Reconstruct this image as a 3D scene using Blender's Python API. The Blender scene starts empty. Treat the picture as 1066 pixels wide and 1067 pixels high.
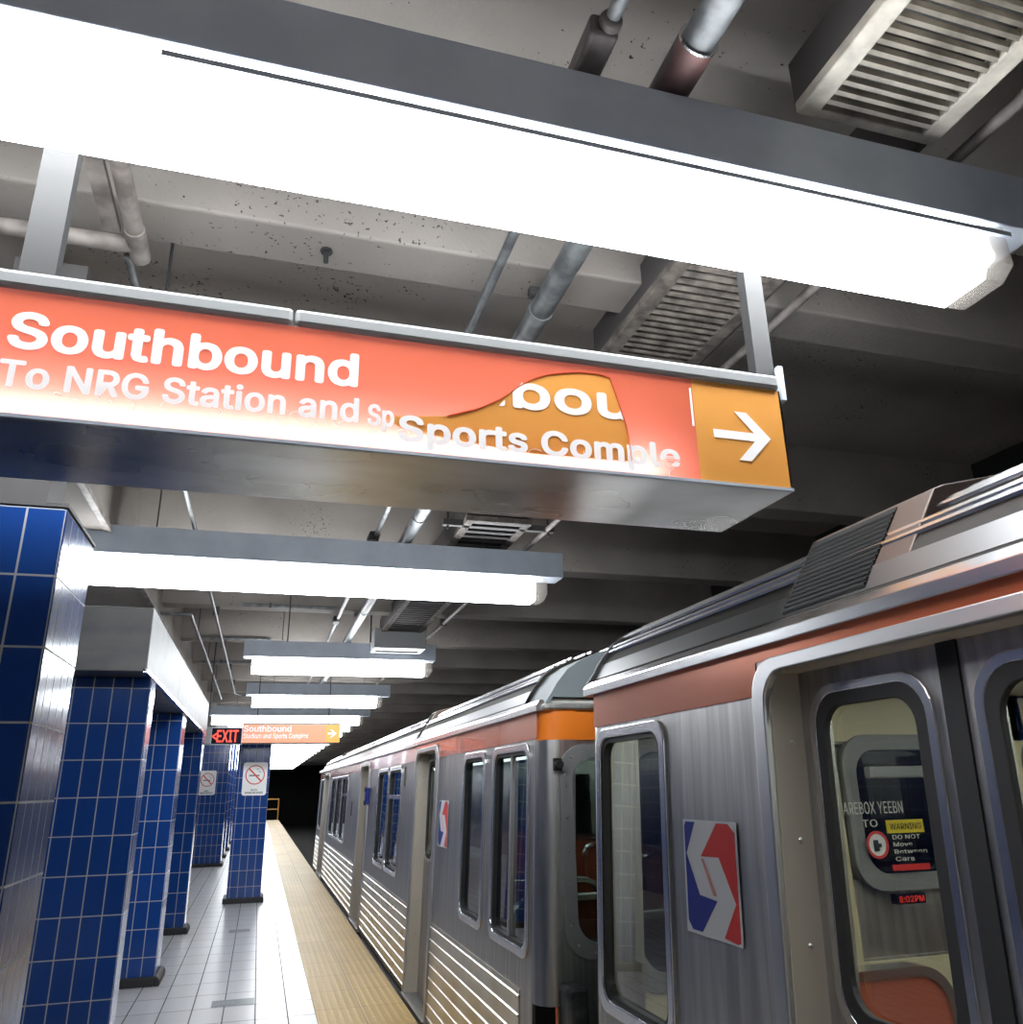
import bpy, bmesh, math, random
from mathutils import Vector, Matrix
random.seed(7)
SC = bpy.context.scene
COL = SC.collection
PI = math.pi

# ------------------------------------------------------------ camera
YAW, PITCH, ROLL = math.radians(16.85), math.radians(18.8), math.radians(-1.1)
FPX = 840.0
cam_d = bpy.data.cameras.new('camera')
cam = bpy.data.objects.new('camera', cam_d); COL.objects.link(cam)
d = Vector((math.sin(YAW)*math.cos(PITCH), math.cos(YAW)*math.cos(PITCH), math.sin(PITCH)))
rt = Vector((math.cos(YAW), -math.sin(YAW), 0)); up = rt.cross(d)
rt2 = rt*math.cos(ROLL) + up*math.sin(ROLL); up2 = -rt*math.sin(ROLL) + up*math.cos(ROLL)
M = Matrix((rt2, up2, -d)).transposed().to_4x4(); M.translation = (0, 0, 1.6)
cam.matrix_world = M
cam_d.sensor_fit = 'HORIZONTAL'; cam_d.sensor_width = 36; cam_d.lens = 36*FPX/1066
cam_d.clip_start = 0.02; cam_d.clip_end = 300
SC.camera = cam

# ------------------------------------------------------------ world, exposure
w = bpy.data.worlds.new('world'); SC.world = w; w.use_nodes = True
w.node_tree.nodes['Background'].inputs[0].default_value = (0.55, 0.62, 0.75, 1)
w.node_tree.nodes['Background'].inputs[1].default_value = 0.03
SC.view_settings.view_transform = 'Standard'; SC.view_settings.look = 'None'
SC.view_settings.exposure = 0.85; SC.view_settings.gamma = 1; SC.view_settings.use_curve_mapping = False
LAMP = 15.0

# ------------------------------------------------------------ materials
def mat(name, col=(.5, .5, .5), rough=.5, metal=0., spec=.5, emit=None, es=0., coat=0.):
    m = bpy.data.materials.new(name); m.use_nodes = True
    b = m.node_tree.nodes['Principled BSDF']
    b.inputs['Base Color'].default_value = (*col, 1); b.inputs['Roughness'].default_value = rough
    b.inputs['Metallic'].default_value = metal; b.inputs['Specular IOR Level'].default_value = spec
    b.inputs['Coat Weight'].default_value = coat
    if emit: b.inputs['Emission Color'].default_value = (*emit, 1); b.inputs['Emission Strength'].default_value = es
    return m
def nn(m, t, **k):
    n = m.node_tree.nodes.new(t)
    for a, v in k.items(): setattr(n, a, v)
    return n
def lk(m, a, b): m.node_tree.links.new(a, b)
def coords(m, scale=(1, 1, 1), kind='Object'):
    tc = nn(m, 'ShaderNodeTexCoord'); mp = nn(m, 'ShaderNodeMapping')
    mp.inputs['Scale'].default_value = scale; lk(m, tc.outputs[kind], mp.inputs[0]); return mp.outputs[0]
def noisy(m, c1, c2, scale=5, stretch=(1, 1, 1), detail=6, lo=.35, hi=.65, bump=0, rrange=None, kind='Object'):
    b = m.node_tree.nodes['Principled BSDF']
    v = coords(m, stretch, kind); t = nn(m, 'ShaderNodeTexNoise'); t.inputs['Scale'].default_value = scale
    t.inputs['Detail'].default_value = detail; lk(m, v, t.inputs['Vector'])
    r = nn(m, 'ShaderNodeValToRGB'); r.color_ramp.elements[0].position = lo; r.color_ramp.elements[1].position = hi
    r.color_ramp.elements[0].color = (*c1, 1); r.color_ramp.elements[1].color = (*c2, 1)
    lk(m, t.outputs['Fac'], r.inputs[0]); lk(m, r.outputs[0], b.inputs['Base Color'])
    if bump:
        bp = nn(m, 'ShaderNodeBump'); bp.inputs['Strength'].default_value = bump; bp.inputs['Distance'].default_value = .01
        lk(m, t.outputs['Fac'], bp.inputs['Height']); lk(m, bp.outputs[0], b.inputs['Normal'])
    if rrange:
        mr = nn(m, 'ShaderNodeMapRange'); mr.inputs['To Min'].default_value = rrange[0]; mr.inputs['To Max'].default_value = rrange[1]
        lk(m, t.outputs['Fac'], mr.inputs['Value']); lk(m, mr.outputs[0], b.inputs['Roughness'])
    return r
MT = {}
def concrete(name, c1, c2):
    m = mat(name, c1, .85, spec=.2); r = noisy(m, c1, c2, 1.3, detail=10, lo=.3, hi=.7)
    b = m.node_tree.nodes['Principled BSDF']
    v = coords(m, (1, 1, 1)); s = nn(m, 'ShaderNodeTexNoise'); s.inputs['Scale'].default_value = 48; s.inputs['Detail'].default_value = 3
    lk(m, v, s.inputs['Vector'])
    s2 = nn(m, 'ShaderNodeTexNoise'); s2.inputs['Scale'].default_value = 1.7; lk(m, v, s2.inputs['Vector'])
    ad = nn(m, 'ShaderNodeMath', operation='MULTIPLY_ADD'); ad.inputs[1].default_value = .5; lk(m, s2.outputs['Fac'], ad.inputs[0]); lk(m, s.outputs['Fac'], ad.inputs[2])
    rr = nn(m, 'ShaderNodeValToRGB'); rr.color_ramp.elements[0].position = .96; rr.color_ramp.elements[1].position = 1.0
    lk(m, ad.outputs[0], rr.inputs[0])
    mx = nn(m, 'ShaderNodeMix', data_type='RGBA'); mx.inputs['B'].default_value = (.05, .045, .042, 1)
    lk(m, rr.outputs[0], mx.inputs['Factor']); lk(m, r.outputs[0], mx.inputs['A']); lk(m, mx.outputs['Result'], b.inputs['Base Color'])
    bp = nn(m, 'ShaderNodeBump'); bp.inputs['Strength'].default_value = .25; bp.inputs['Distance'].default_value = .01
    lk(m, s.outputs['Fac'], bp.inputs['Height']); lk(m, bp.outputs[0], b.inputs['Normal'])
    return m
MT['concrete'] = concrete('concrete', (.19, .17, .155), (.27, .245, .225))
MT['slab'] = concrete('brightened ceiling slab', (.40, .365, .335), (.50, .465, .43))  # paler than the beams, standing in for lamp light in the bays
MT['dark'] = mat('tunnel dark concrete', (.012, .012, .013), .9)  # tunnel darkness put into the colour, stays black under the platform lamps
MT['track'] = mat('track bed', (.02, .018, .016), .95)
def tiles(name, c, mortar, w, h, ms, rough, bump=.3, uvkind='UV', var=.12, offset=0.0, coat=0., metal=0.):
    m = mat(name, c, rough, metal=metal, coat=coat); b = m.node_tree.nodes['Principled BSDF']
    br = nn(m, 'ShaderNodeTexBrick'); br.offset = offset; br.squash = 1
    br.inputs['Scale'].default_value = 1; br.inputs['Brick Width'].default_value = w; br.inputs['Row Height'].default_value = h
    br.inputs['Mortar Size'].default_value = ms; br.inputs['Mortar Smooth'].default_value = .1
    br.inputs['Color1'].default_value = (*c, 1); br.inputs['Color2'].default_value = (*[x*(1-var) for x in c], 1)
    br.inputs['Mortar'].default_value = (*mortar, 1)
    v = coords(m, (1, 1, 1), uvkind); lk(m, v, br.inputs['Vector'])
    lk(m, br.outputs['Color'], b.inputs['Base Color'])
    n = nn(m, 'ShaderNodeTexNoise'); n.inputs['Scale'].default_value = 7; n.inputs['Detail'].default_value = 2; lk(m, v, n.inputs['Vector'])
    ma = nn(m, 'ShaderNodeMath', operation='MULTIPLY_ADD'); ma.inputs[1].default_value = .35; lk(m, n.outputs['Fac'], ma.inputs[0])
    iv = nn(m, 'ShaderNodeMath', operation='SUBTRACT'); iv.inputs[0].default_value = 1; lk(m, br.outputs['Fac'], iv.inputs[1]); lk(m, iv.outputs[0], ma.inputs[2])
    bp = nn(m, 'ShaderNodeBump'); bp.inputs['Strength'].default_value = bump; bp.inputs['Distance'].default_value = .004
    lk(m, ma.outputs[0], bp.inputs['Height']); lk(m, bp.outputs[0], b.inputs['Normal'])
    mr = nn(m, 'ShaderNodeMapRange'); mr.inputs['To Min'].default_value = rough; mr.inputs['To Max'].default_value = .8
    lk(m, br.outputs['Fac'], mr.inputs['Value']); lk(m, mr.outputs[0], b.inputs['Roughness'])
    return m
MT['bluetile'] = tiles('glazed blue tile', (.011, .055, .25), (.38, .40, .42), .115, .226, .0035, .14, bump=.35)
MT['floortile'] = tiles('pale floor tile', (.52, .52, .53), (.07, .07, .075), .2345, .47, .0048, .3, bump=.22, var=.07)
MT['walltile'] = tiles('wall tile', (.02, .05, .2), (.3, .3, .32), .3, .3, .004, .3)
def tactile():
    m = mat('yellow tactile paving', (.6, .42, .17), .5); b = m.node_tree.nodes['Principled BSDF']
    v = coords(m, (1, 1, 1), 'UV')
    br = nn(m, 'ShaderNodeTexBrick'); br.offset = 0
    br.inputs['Scale'].default_value = 1; br.inputs['Brick Width'].default_value = .3425; br.inputs['Row Height'].default_value = .61
    br.inputs['Mortar Size'].default_value = .003; br.inputs['Color1'].default_value = (.74, .50, .18, 1); br.inputs['Color2'].default_value = (.65, .43, .145, 1); br.inputs['Mortar'].default_value = (.12, .09, .05, 1)
    lk(m, v, br.inputs['Vector'])
    sx = nn(m, 'ShaderNodeSeparateXYZ'); lk(m, v, sx.inputs[0])
    outs = []
    for a in (0, 1):
        q = nn(m, 'ShaderNodeMath', operation='MULTIPLY'); q.inputs[1].default_value = 2*PI/.057; lk(m, sx.outputs[a], q.inputs[0])
        s = nn(m, 'ShaderNodeMath', operation='SINE'); lk(m, q.outputs[0], s.inputs[0]); outs.append(s)
    pr = nn(m, 'ShaderNodeMath', operation='ADD'); lk(m, outs[0].outputs[0], pr.inputs[0]); lk(m, outs[1].outputs[0], pr.inputs[1])
    mr = nn(m, 'ShaderNodeMapRange'); mr.inputs['From Min'].default_value = .3; mr.inputs['From Max'].default_value = 1.4; lk(m, pr.outputs[0], mr.inputs['Value'])
    mx = nn(m, 'ShaderNodeMix', data_type='RGBA', blend_type='MULTIPLY'); mx.inputs['Factor'].default_value = 1
    r2 = nn(m, 'ShaderNodeValToRGB'); r2.color_ramp.elements[0].color = (.78, .76, .7, 1); lk(m, mr.outputs[0], r2.inputs[0])
    lk(m, br.outputs['Color'], mx.inputs['A']); lk(m, r2.outputs[0], mx.inputs['B'])
    lk(m, mx.outputs['Result'], b.inputs['Base Color'])
    bp = nn(m, 'ShaderNodeBump'); bp.inputs['Strength'].default_value = .8; bp.inputs['Distance'].default_value = .005
    lk(m, mr.outputs[0], bp.inputs['Height']); lk(m, bp.outputs[0], b.inputs['Normal'])
    return m
MT['tactile'] = tactile()
m = MT['steel'] = mat('brushed stainless steel', (.52, .52, .54), .28, 1); noisy(m, (.37, .365, .36), (.53, .525, .52), 30, (1, 1, .04), rrange=(.34, .5))
m = MT['steelh'] = mat('brushed stainless panel', (.5, .5, .52), .3, 1); noisy(m, (.14, .14, .145), (.21, .207, .203), 6, (.4, 1, 1), rrange=(.45, .6))
m = MT['signsteel'] = mat('sign underside steel', (.6, .58, .55), .3, 1); noisy(m, (.40, .38, .34), (.66, .65, .63), 2.2, (.9, 2, 1), detail=3, lo=.3, hi=.7, rrange=(.2, .36))
MT['chrome'] = mat('bright chrome trim', (.72, .72, .74), .24, 1)
m = MT['ribsteel'] = mat('fluted stainless steel', (.6, .58, .54), .25, 1); noisy(m, (.50, .46, .38), (.66, .65, .62), 3, (.3, 1, 1), rrange=(.2, .4))
MT['roofsteel'] = mat('roof stainless steel', (.20, .20, .205), .42, 1)
MT['roofdark'] = mat('grimy roof metal', (.05, .045, .04), .75, .1, spec=.2)
MT['fiberglass'] = mat('grey fiberglass', (.20, .235, .25), .6)
MT['brown'] = mat('grimy brown metal', (.11, .075, .06), .5, .3)
MT['black'] = mat('black rubber', (.012, .012, .013), .6)
MT['void'] = mat('dark recess', (.01, .01, .01), .9)
MT['orange'] = mat('orange stripe', (.85, .22, .02), .3, coat=.5)
MT['redorange'] = mat('red orange stripe', (.55, .14, .06), .25, .35, coat=.4)
MT['greypaint'] = mat('grey fixture paint', (.13, .145, .17), .5); noisy(MT['greypaint'], (.42, .47, .55), (.50, .55, .63), 4)
MT['lightgrey'] = mat('light grey paint', (.24, .245, .25), .5)
MT['postgrey'] = mat('darkened post paint', (.014, .0135, .0135), .7)  # colour darkened to offset the glare of the diffuser beside the posts
MT['steelframe'] = mat('satin steel frame', (.55, .55, .56), .38, 1)
MT['castmetal'] = mat('cast metal fitting', (.14, .12, .12), .45, .3); noisy(MT['castmetal'], (.09, .075, .075), (.2, .18, .175), 9)
MT['jamb'] = mat('cream door jamb', (.42, .38, .32), .45)
MT['cream'] = mat('cream vent paint', (.46, .42, .35), .6); noisy(MT['cream'], (.25, .225, .19), (.50, .46, .39), 9, lo=.3, hi=.6)
MT['dustgrille'] = mat('dusty vent paint', (.3, .26, .22), .8); noisy(MT['dustgrille'], (.06, .05, .045), (.17, .145, .125), 14, bump=.6)
MT['darkduct'] = mat('dark duct metal', (.06, .055, .055), .6)
MT['galv'] = mat('galvanised pipe', (.30, .31, .33), .4, .3); noisy(MT['galv'], (.075, .08, .085), (.18, .19, .195), 12, rrange=(.3, .6))
MT['pipepaint'] = mat('painted conduit', (.36, .32, .29), .6); noisy(MT['pipepaint'], (.12, .10, .09), (.27, .24, .22), 10)
MT['copper'] = mat('rusty coupling', (.16, .10, .09), .4, .4); noisy(MT['copper'], (.05, .04, .045), (.20, .10, .09), 8)
MT['whitetext'] = mat('white lettering', (.82, .82, .82), .4)
MT['blacktext'] = mat('black lettering', (.02, .02, .02), .5)
MT['signwhite'] = mat('white enamel sign', (.9, .9, .9), .35)
MT['signred'] = mat('red sign ink', (.65, .05, .05), .4)
MT['blueink'] = mat('blue decal', (.02, .035, .30), .35); MT['redink'] = mat('red decal', (.75, .045, .035), .35)
MT['whiteink'] = mat('white decal', (.75, .76, .78), .35); MT['yellow'] = mat('yellow decal', (.8, .62, .02), .5)
MT['beige'] = mat('cream interior panel', (.62, .55, .38), .45)
MT['innersteel'] = mat('interior stainless', (.5, .5, .47), .35, .8)
MT['seat'] = mat('orange red seat vinyl', (.42, .10, .05), .45)
MT['floorcar'] = mat('car floor', (.06, .055, .05), .6)
MT['ceilcar'] = mat('car ceiling', (.6, .6, .55), .5)
MT['exitred'] = mat('lit red letters', (.3, .01, .01), .5, emit=(1, .09, .05), es=.75)
MT['led'] = mat('red led', (.2, .01, .01), .5, emit=(1, .05, .02), es=.6)
MT['darkpanel'] = mat('dark sign panel', (.006, .004, .014), .6, spec=.15)
MT['railing'] = mat('orange painted rail', (.6, .3, .06), .5)
MT['rubberbase'] = mat('black rubber base', (.02, .02, .022), .6)
MT['amberpaper'] = mat('amber underlayer', (.78, .30, .05), .45)
MT['floorplate'] = mat('dark floor plate', (.10, .13, .14), .35)
MT['lamp'] = mat('lit lamp diffuser', (.9, .9, .9), .3, emit=(.93, .97, 1.0), es=LAMP)
MT['lamp2'] = mat('dimmed lit lamp diffuser', (.9, .9, .9), .3, emit=(.93, .97, 1.0), es=LAMP*.45)  # weaker glow so the far floor does not wash out
MT['carlamp'] = mat('lit car ceiling lamp', (.9, .9, .9), .3, emit=(1, .97, .88), es=11)
MT['socket'] = mat('white lamp socket', (.75, .75, .75), .4)
def glass(name, tint, gl=.02, alpha=.9, rough=.02):
    m = bpy.data.materials.new(name); m.use_nodes = True; nt = m.node_tree; nt.nodes.clear()
    o = nn(m, 'ShaderNodeOutputMaterial'); tr = nn(m, 'ShaderNodeBsdfTransparent'); tr.inputs[0].default_value = (*tint, 1)
    g = nn(m, 'ShaderNodeBsdfGlossy'); g.inputs['Roughness'].default_value = rough; g.inputs[0].default_value = (.9, .95, 1, 1)
    f = nn(m, 'ShaderNodeFresnel'); f.inputs['IOR'].default_value = 1.5
    ge = nn(m, 'ShaderNodeNewGeometry'); bf = nn(m, 'ShaderNodeMath', operation='SUBTRACT'); bf.inputs[0].default_value = 1; lk(m, ge.outputs['Backfacing'], bf.inputs[1])
    bm_ = nn(m, 'ShaderNodeMath', operation='MULTIPLY')
    a = nn(m, 'ShaderNodeMath', operation='MULTIPLY_ADD'); a.inputs[1].default_value = 1.3; a.inputs[2].default_value = gl; a.use_clamp = True
    mx = nn(m, 'ShaderNodeMixShader'); lk(m, f.outputs[0], a.inputs[0]); lk(m, a.outputs[0], bm_.inputs[0]); lk(m, bf.outputs[0], bm_.inputs[1]); lk(m, bm_.outputs[0], mx.inputs[0]); lk(m, tr.outputs[0], mx.inputs[1]); lk(m, g.outputs[0], mx.inputs[2]); lk(m, mx.outputs[0], o.inputs[0])
    return m
MT['glass'] = glass('train window glass', (.62, .66, .64))
MT['darkglass'] = glass('dark window glass', (.25, .3, .3))
MT['clear'] = glass('clear lens plastic', (.80, .78, .76), .1, rough=.15)
_c = MT['clear']; _o = [n for n in _c.node_tree.nodes if n.type == 'OUTPUT_MATERIAL'][0]; _s = _o.inputs[0].links[0].from_socket
_t = nn(_c, 'ShaderNodeBsdfTranslucent'); _t.inputs[0].default_value = (.75, .68, .62, 1); _x = nn(_c, 'ShaderNodeMixShader'); _x.inputs[0].default_value = .05
lk(_c, _s, _x.inputs[1]); lk(_c, _t.outputs[0], _x.inputs[2]); lk(_c, _x.outputs[0], _o.inputs[0])
def panel_mat(name, c, trans=.75):
    m = bpy.data.materials.new(name); m.use_nodes = True; nt = m.node_tree; nt.nodes.clear()
    o = nn(m, 'ShaderNodeOutputMaterial'); t = nn(m, 'ShaderNodeBsdfTranslucent'); t.inputs[0].default_value = (*(min(1, c[0]*.92+.1), c[1]*.92+.115, c[2]*.92+.165), 1)
    p = nn(m, 'ShaderNodeBsdfPrincipled'); p.inputs['Base Color'].default_value = (*c, 1); p.inputs['Roughness'].default_value = .3
    mx = nn(m, 'ShaderNodeMixShader'); mx.inputs[0].default_value = trans*.5
    lk(m, p.outputs[0], mx.inputs[1]); lk(m, t.outputs[0], mx.inputs[2]); lk(m, mx.outputs[0], o.inputs[0]); return m
MT['signorange'] = panel_mat('translucent orange sign face', (.80, .155, .06))
MT['signamber'] = panel_mat('translucent amber sign face', (.90, .40, .085), .25)
MT['signtext'] = mat('backlit white lettering', (.8, .78, .78), .4, emit=(1, .96, .97), es=.13)

# ------------------------------------------------------------ mesh helpers
class MB:
    def __init__(s): s.bm = bmesh.new(); s.uvk = {}
    def add(s, verts, faces):
        vs = [s.bm.verts.new(v) for v in verts]
        for f in faces:
            try: s.bm.faces.new([vs[i] for i in f])
            except ValueError: pass
        return s
    def hexa(s, P):   # 8 corners: bottom 4 ccw, top 4 ccw
        return s.add(P, [(3, 2, 1, 0), (4, 5, 6, 7), (0, 1, 5, 4), (1, 2, 6, 5), (2, 3, 7, 6), (3, 0, 4, 7)])
    def box(s, x0, x1, y0, y1, z0, z1):
        return s.hexa([(x0, y0, z0), (x1, y0, z0), (x1, y1, z0), (x0, y1, z0), (x0, y0, z1), (x1, y0, z1), (x1, y1, z1), (x0, y1, z1)])
    def prism(s, poly, f0, f1):    # poly 2D, f0/f1 map (a,b)->3D
        n = len(poly); v = [f0(*p) for p in poly] + [f1(*p) for p in poly]
        return s.add(v, [tuple(range(n))[::-1], tuple(range(n, 2*n))] + [(i, (i+1) % n, n+(i+1) % n, n+i) for i in range(n)])
    def ring(s, outer, inner, f0, f1):
        n = len(outer); v = [f0(*p) for p in outer]+[f0(*p) for p in inner]+[f1(*p) for p in outer]+[f1(*p) for p in inner]
        F = []
        for i in range(n):
            j = (i+1) % n
            F += [(i, j, n+j, n+i), (2*n+i, 3*n+i, 3*n+j, 2*n+j), (i, 2*n+i, 2*n+j, j), (n+i, n+j, 3*n+j, 3*n+i)]
        return s.add(v, F)
    def tube(s, p, q, r, n=14, r2=None):
        p = Vector(p); q = Vector(q); a = (q-p).normalized(); u = a.orthogonal().normalized(); w_ = a.cross(u); r2 = r if r2 is None else r2
        v = [p+(u*math.cos(2*PI*i/n)+w_*math.sin(2*PI*i/n))*r for i in range(n)]+[q+(u*math.cos(2*PI*i/n)+w_*math.sin(2*PI*i/n))*r2 for i in range(n)]
        return s.add(v, [tuple(range(n))[::-1], tuple(range(n, 2*n))]+[(i, (i+1) % n, n+(i+1) % n, n+i) for i in range(n)])
    def path(s, pts, r, n=10):
        for a, b in zip(pts, pts[1:]): s.tube(a, b, r, n)
        for p in pts[1:-1]: s.ball(p, r*1.02)
        return s
    def ball(s, c, r, n=8):
        bmesh.ops.create_uvsphere(s.bm, u_segments=n+4, v_segments=n, radius=r, matrix=Matrix.Translation(c)); return s
    def build(s, name, m, parent=None, bevel=0, smooth=False, us=(1, 1)):
        bmesh.ops.recalc_face_normals(s.bm, faces=s.bm.faces)
        uv = s.bm.loops.layers.uv.new('UVMap')
        for f in s.bm.faces:
            n = f.normal; ax = max(range(3), key=lambda i: abs(n[i]))
            for l in f.loops:
                c = l.vert.co
                l[uv].uv = (c.x, c.z) if ax == 1 else ((c.y*us[0]+.0, c.z) if ax == 0 else (c.x, c.y))
            f.smooth = smooth
        me = bpy.data.meshes.new(name); s.bm.to_mesh(me); s.bm.free()
        for x in (m if isinstance(m, list) else [m]): me.materials.append(MT[x] if isinstance(x, str) else x)
        o = bpy.data.objects.new(name, me); COL.objects.link(o)
        if parent is not None: o.parent = parent
        if bevel:
            b = o.modifiers.new('bevel', 'BEVEL'); b.width = bevel; b.segments = 2; b.limit_method = 'ANGLE'
        if smooth:
            for p in me.polygons: p.use_smooth = True
            me.set_sharp_from_angle(angle=math.radians(38))
        return o
def thing(name, label, cat, loc=(0, 0, 0), group=None):
    o = bpy.data.objects.new(name, None); COL.objects.link(o); o.location = loc
    o['label'] = label; o['category'] = cat
    if group: o['group'] = group
    return o
def tag(o, label, cat, group=None):
    o['label'] = label; o['category'] = cat
    if group: o['group'] = group
    return o
def struct(o): o['kind'] = 'structure'; return o
def copy_tree(o, parent=None):
    c = o.copy(); COL.objects.link(c)
    if parent is not None: c.parent = parent
    for ch in [k for k in bpy.data.objects if k.parent == o]: copy_tree(ch, c)
    return c
def dup(o, loc, label, group=None):
    c = copy_tree(o); c.location = loc; c['label'] = label
    if group: c['group'] = group
    return c
def rrect(a0, a1, b0, b1, r, n=6):
    P = []
    for cx, cy, t in ((a1-r, b1-r, 0), (a0+r, b1-r, 1), (a0+r, b0+r, 2), (a1-r, b0+r, 3)):
        for i in range(n+1):
            q = (t+i/n)*PI/2; P.append((cx+r*math.cos(q), cy+r*math.sin(q)))
    return P
def sans():
    import os
    for q in ('LOCAL', 'SYSTEM'):
        p = os.path.join(bpy.utils.resource_path(q) or '', 'datafiles', 'fonts', 'Inter.woff2')
        if os.path.exists(p):
            try: return bpy.data.fonts.load(p)
            except Exception: pass
FONT = sans()
def outline_mesh(s, shear=0):
    """extruded letters; every outer contour is filled on its own so overlapping strokes stay solid"""
    cu = bpy.data.curves.new('lettering', 'FONT'); cu.body = s; cu.size = 1; cu.space_character = 1.03
    if FONT: cu.font = FONT
    to = bpy.data.objects.new('lettering', cu); COL.objects.link(to); bpy.context.view_layer.update()
    crv = to.to_curve(bpy.context.evaluated_depsgraph_get()); loops = []
    from mathutils.geometry import interpolate_bezier
    for sp in crv.splines:
        P = []
        if sp.type == 'BEZIER':
            bp_ = sp.bezier_points; n = len(bp_)
            for i in range(n):
                a, b = bp_[i], bp_[(i+1) % n]
                straight = a.handle_right_type == 'VECTOR' and b.handle_left_type == 'VECTOR'
                pts = [a.co, b.co] if straight else interpolate_bezier(a.co, a.handle_right, b.handle_left, b.co, 6)
                P += [(q.x, q.y) for q in pts[:-1]]
        else: P = [(q.co.x, q.co.y) for q in sp.points]
        if len(P) > 2: loops.append(P)
    to.to_curve_clear(); bpy.data.objects.remove(to); bpy.data.curves.remove(cu)
    area = lambda P: sum(P[i][0]*P[(i+1) % len(P)][1]-P[(i+1) % len(P)][0]*P[i][1] for i in range(len(P)))/2
    def inside(p, P):
        c = False
        for i in range(len(P)):
            (x1, y1), (x2, y2) = P[i], P[i-1]
            if (y1 > p[1]) != (y2 > p[1]) and p[0] < (x2-x1)*(p[1]-y1)/(y2-y1)+x1: c = not c
        return c
    big = max(loops, key=lambda P: abs(area(P))); sg_ = 1 if area(big) > 0 else -1
    outer = [P for P in loops if area(P)*sg_ > 0]; holes = [P for P in loops if area(P)*sg_ <= 0]
    bm = bmesh.new()
    for k, P in enumerate(outer):
        c2_ = bpy.data.curves.new('lettering', 'CURVE'); c2_.dimensions = '2D'; c2_.fill_mode = 'BOTH'; c2_.extrude = .5
        for Q in [P]+[H for H in holes if inside(H[0], P)]:
            sp = c2_.splines.new('POLY'); sp.points.add(len(Q)-1); sp.use_cyclic_u = True
            for i, q in enumerate(Q): sp.points[i].co = (q[0], q[1], k*.02, 1)
        o_ = bpy.data.objects.new('lettering', c2_); COL.objects.link(o_); bpy.context.view_layer.update()
        m_ = bpy.data.meshes.new_from_object(o_.evaluated_get(bpy.context.evaluated_depsgraph_get())); bm.from_mesh(m_)
        bpy.data.meshes.remove(m_); bpy.data.objects.remove(o_); bpy.data.curves.remove(c2_)
    me = bpy.data.meshes.new('lettering'); bm.to_mesh(me); bm.free(); return me
CAPH = None
def text_mesh(name, s, m, parent, fmap, a0, a1, b0, cap, thick=.002, bold=.02, italic=0):
    """lettering fitted to a0..a1 wide on baseline b0 with capital height cap; fmap(a, b, t) -> 3D"""
    global CAPH
    me = outline_mesh(s)
    if CAPH is None:
        mh = outline_mesh('H'); CAPH = max(v.co.y for v in mh.vertices); bpy.data.meshes.remove(mh)
    ch = CAPH
    x0 = min(v.co.x for v in me.vertices); x1 = max(v.co.x for v in me.vertices)
    for v in me.vertices:
        v.co = fmap(a0+(v.co.x-x0)/(x1-x0)*(a1-a0), b0+v.co.y/ch*cap, thick*(v.co.z+.5))
    if bold:      # heavier strokes: the same outline repeated a hair to each side
        h = bold*cap*.55; src = me.copy(); bm = bmesh.new(); o0 = fmap(0, 0, 0)
        for i, (p, q) in enumerate(((0, 0), (1, 0), (-1, 0), (0, .8), (0, -.8), (.7, .6), (-.7, .6), (.7, -.6), (-.7, -.6))):
            n0 = len(bm.verts); bm.from_mesh(src); bm.verts.ensure_lookup_table(); dv = fmap(p*h, q*h, i*1e-5)-o0
            for v in bm.verts[n0:]: v.co += dv
        bm.to_mesh(me); bm.free(); bpy.data.meshes.remove(src)
    me.name = name; me.materials.clear(); me.materials.append(MT[m])
    o = bpy.data.objects.new(name, me); COL.objects.link(o); o.parent = parent
    return o
XZ = lambda y: (lambda a, b, t=0: Vector((a, y-t, b)))

# ------------------------------------------------------------ room shell
YB, YE = -13.0, 80.0
EDGE = 1.22
struct(MB().box(-5.6, .535, YB, 52, -.25, 0).build('floor', 'floortile')).location = (.099-.2345*0, 0, 0)
bpy.data.objects['floor'].location = (0, 0, 0)
fl = bpy.data.objects['floor'].data
for l in fl.uv_layers[0].data: l.uv = (l.uv[0]-.099+.2345*40, l.uv[1]+30)
o = struct(MB().box(.535, EDGE, YB, 52, -.25, .003).build('trim_1', 'tactile'))
for l in o.data.uv_layers[0].data: l.uv = (l.uv[0]-.535, l.uv[1]+30)
struct(MB().box(.95, EDGE-.03, YB, 52, -1.25, -.25).build('trim_2', 'dark'))
struct(MB().box(EDGE-.03, 6, YB, YE, -1.35, -1.25).build('trim_3', 'track'))
struct(MB().box(-5.8, -5.6, YB, YE, -.25, 4.3).build('wall_left', 'walltile'))
struct(MB().box(6, 6.2, YB, YE, -1.35, 4.3).build('wall_right', 'dark'))
struct(MB().box(-5.8, 6.2, YE, YE+.2, -1.35, 4.3).build('wall_far', 'dark'))
struct(MB().box(-5.8, 6.2, YB-.2, YB, -1.35, 4.3).build('wall_back', 'concrete'))
ceil_ = struct(MB().box(-5.8, 6.2, YB, YE, 4.3, 4.5).build('ceiling', 'slab'))
ys = [2.76, 5.33, 7.6, 10.0, 12.4, 14.75, 17.0, 19.15]
while ys[-1] < 76: ys.append(ys[-1]+2.4)
ys = [-11.7, -9.3, -6.9, -4.5, -2.1, .35] + ys
for y in ys: MB().box(-5.6, 6, y, y+.25, 3.7, 4.3).build('cross_beam', 'concrete', ceil_, bevel=.012)
# lengthwise girder over the column row
g = thing('ceiling_girder', 'concrete girder running lengthwise under the ceiling above the blue column row', 'girder', (0, 0, 0))
MB().box(-2.0, -1.25, -2, 76, 3.5, 4.3).build('web', 'concrete', g, bevel=.01)
MB().box(-1.27, -1.225, -2, 76, 3.49, 3.53).build('flange_edge', 'pipepaint', g)

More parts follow.
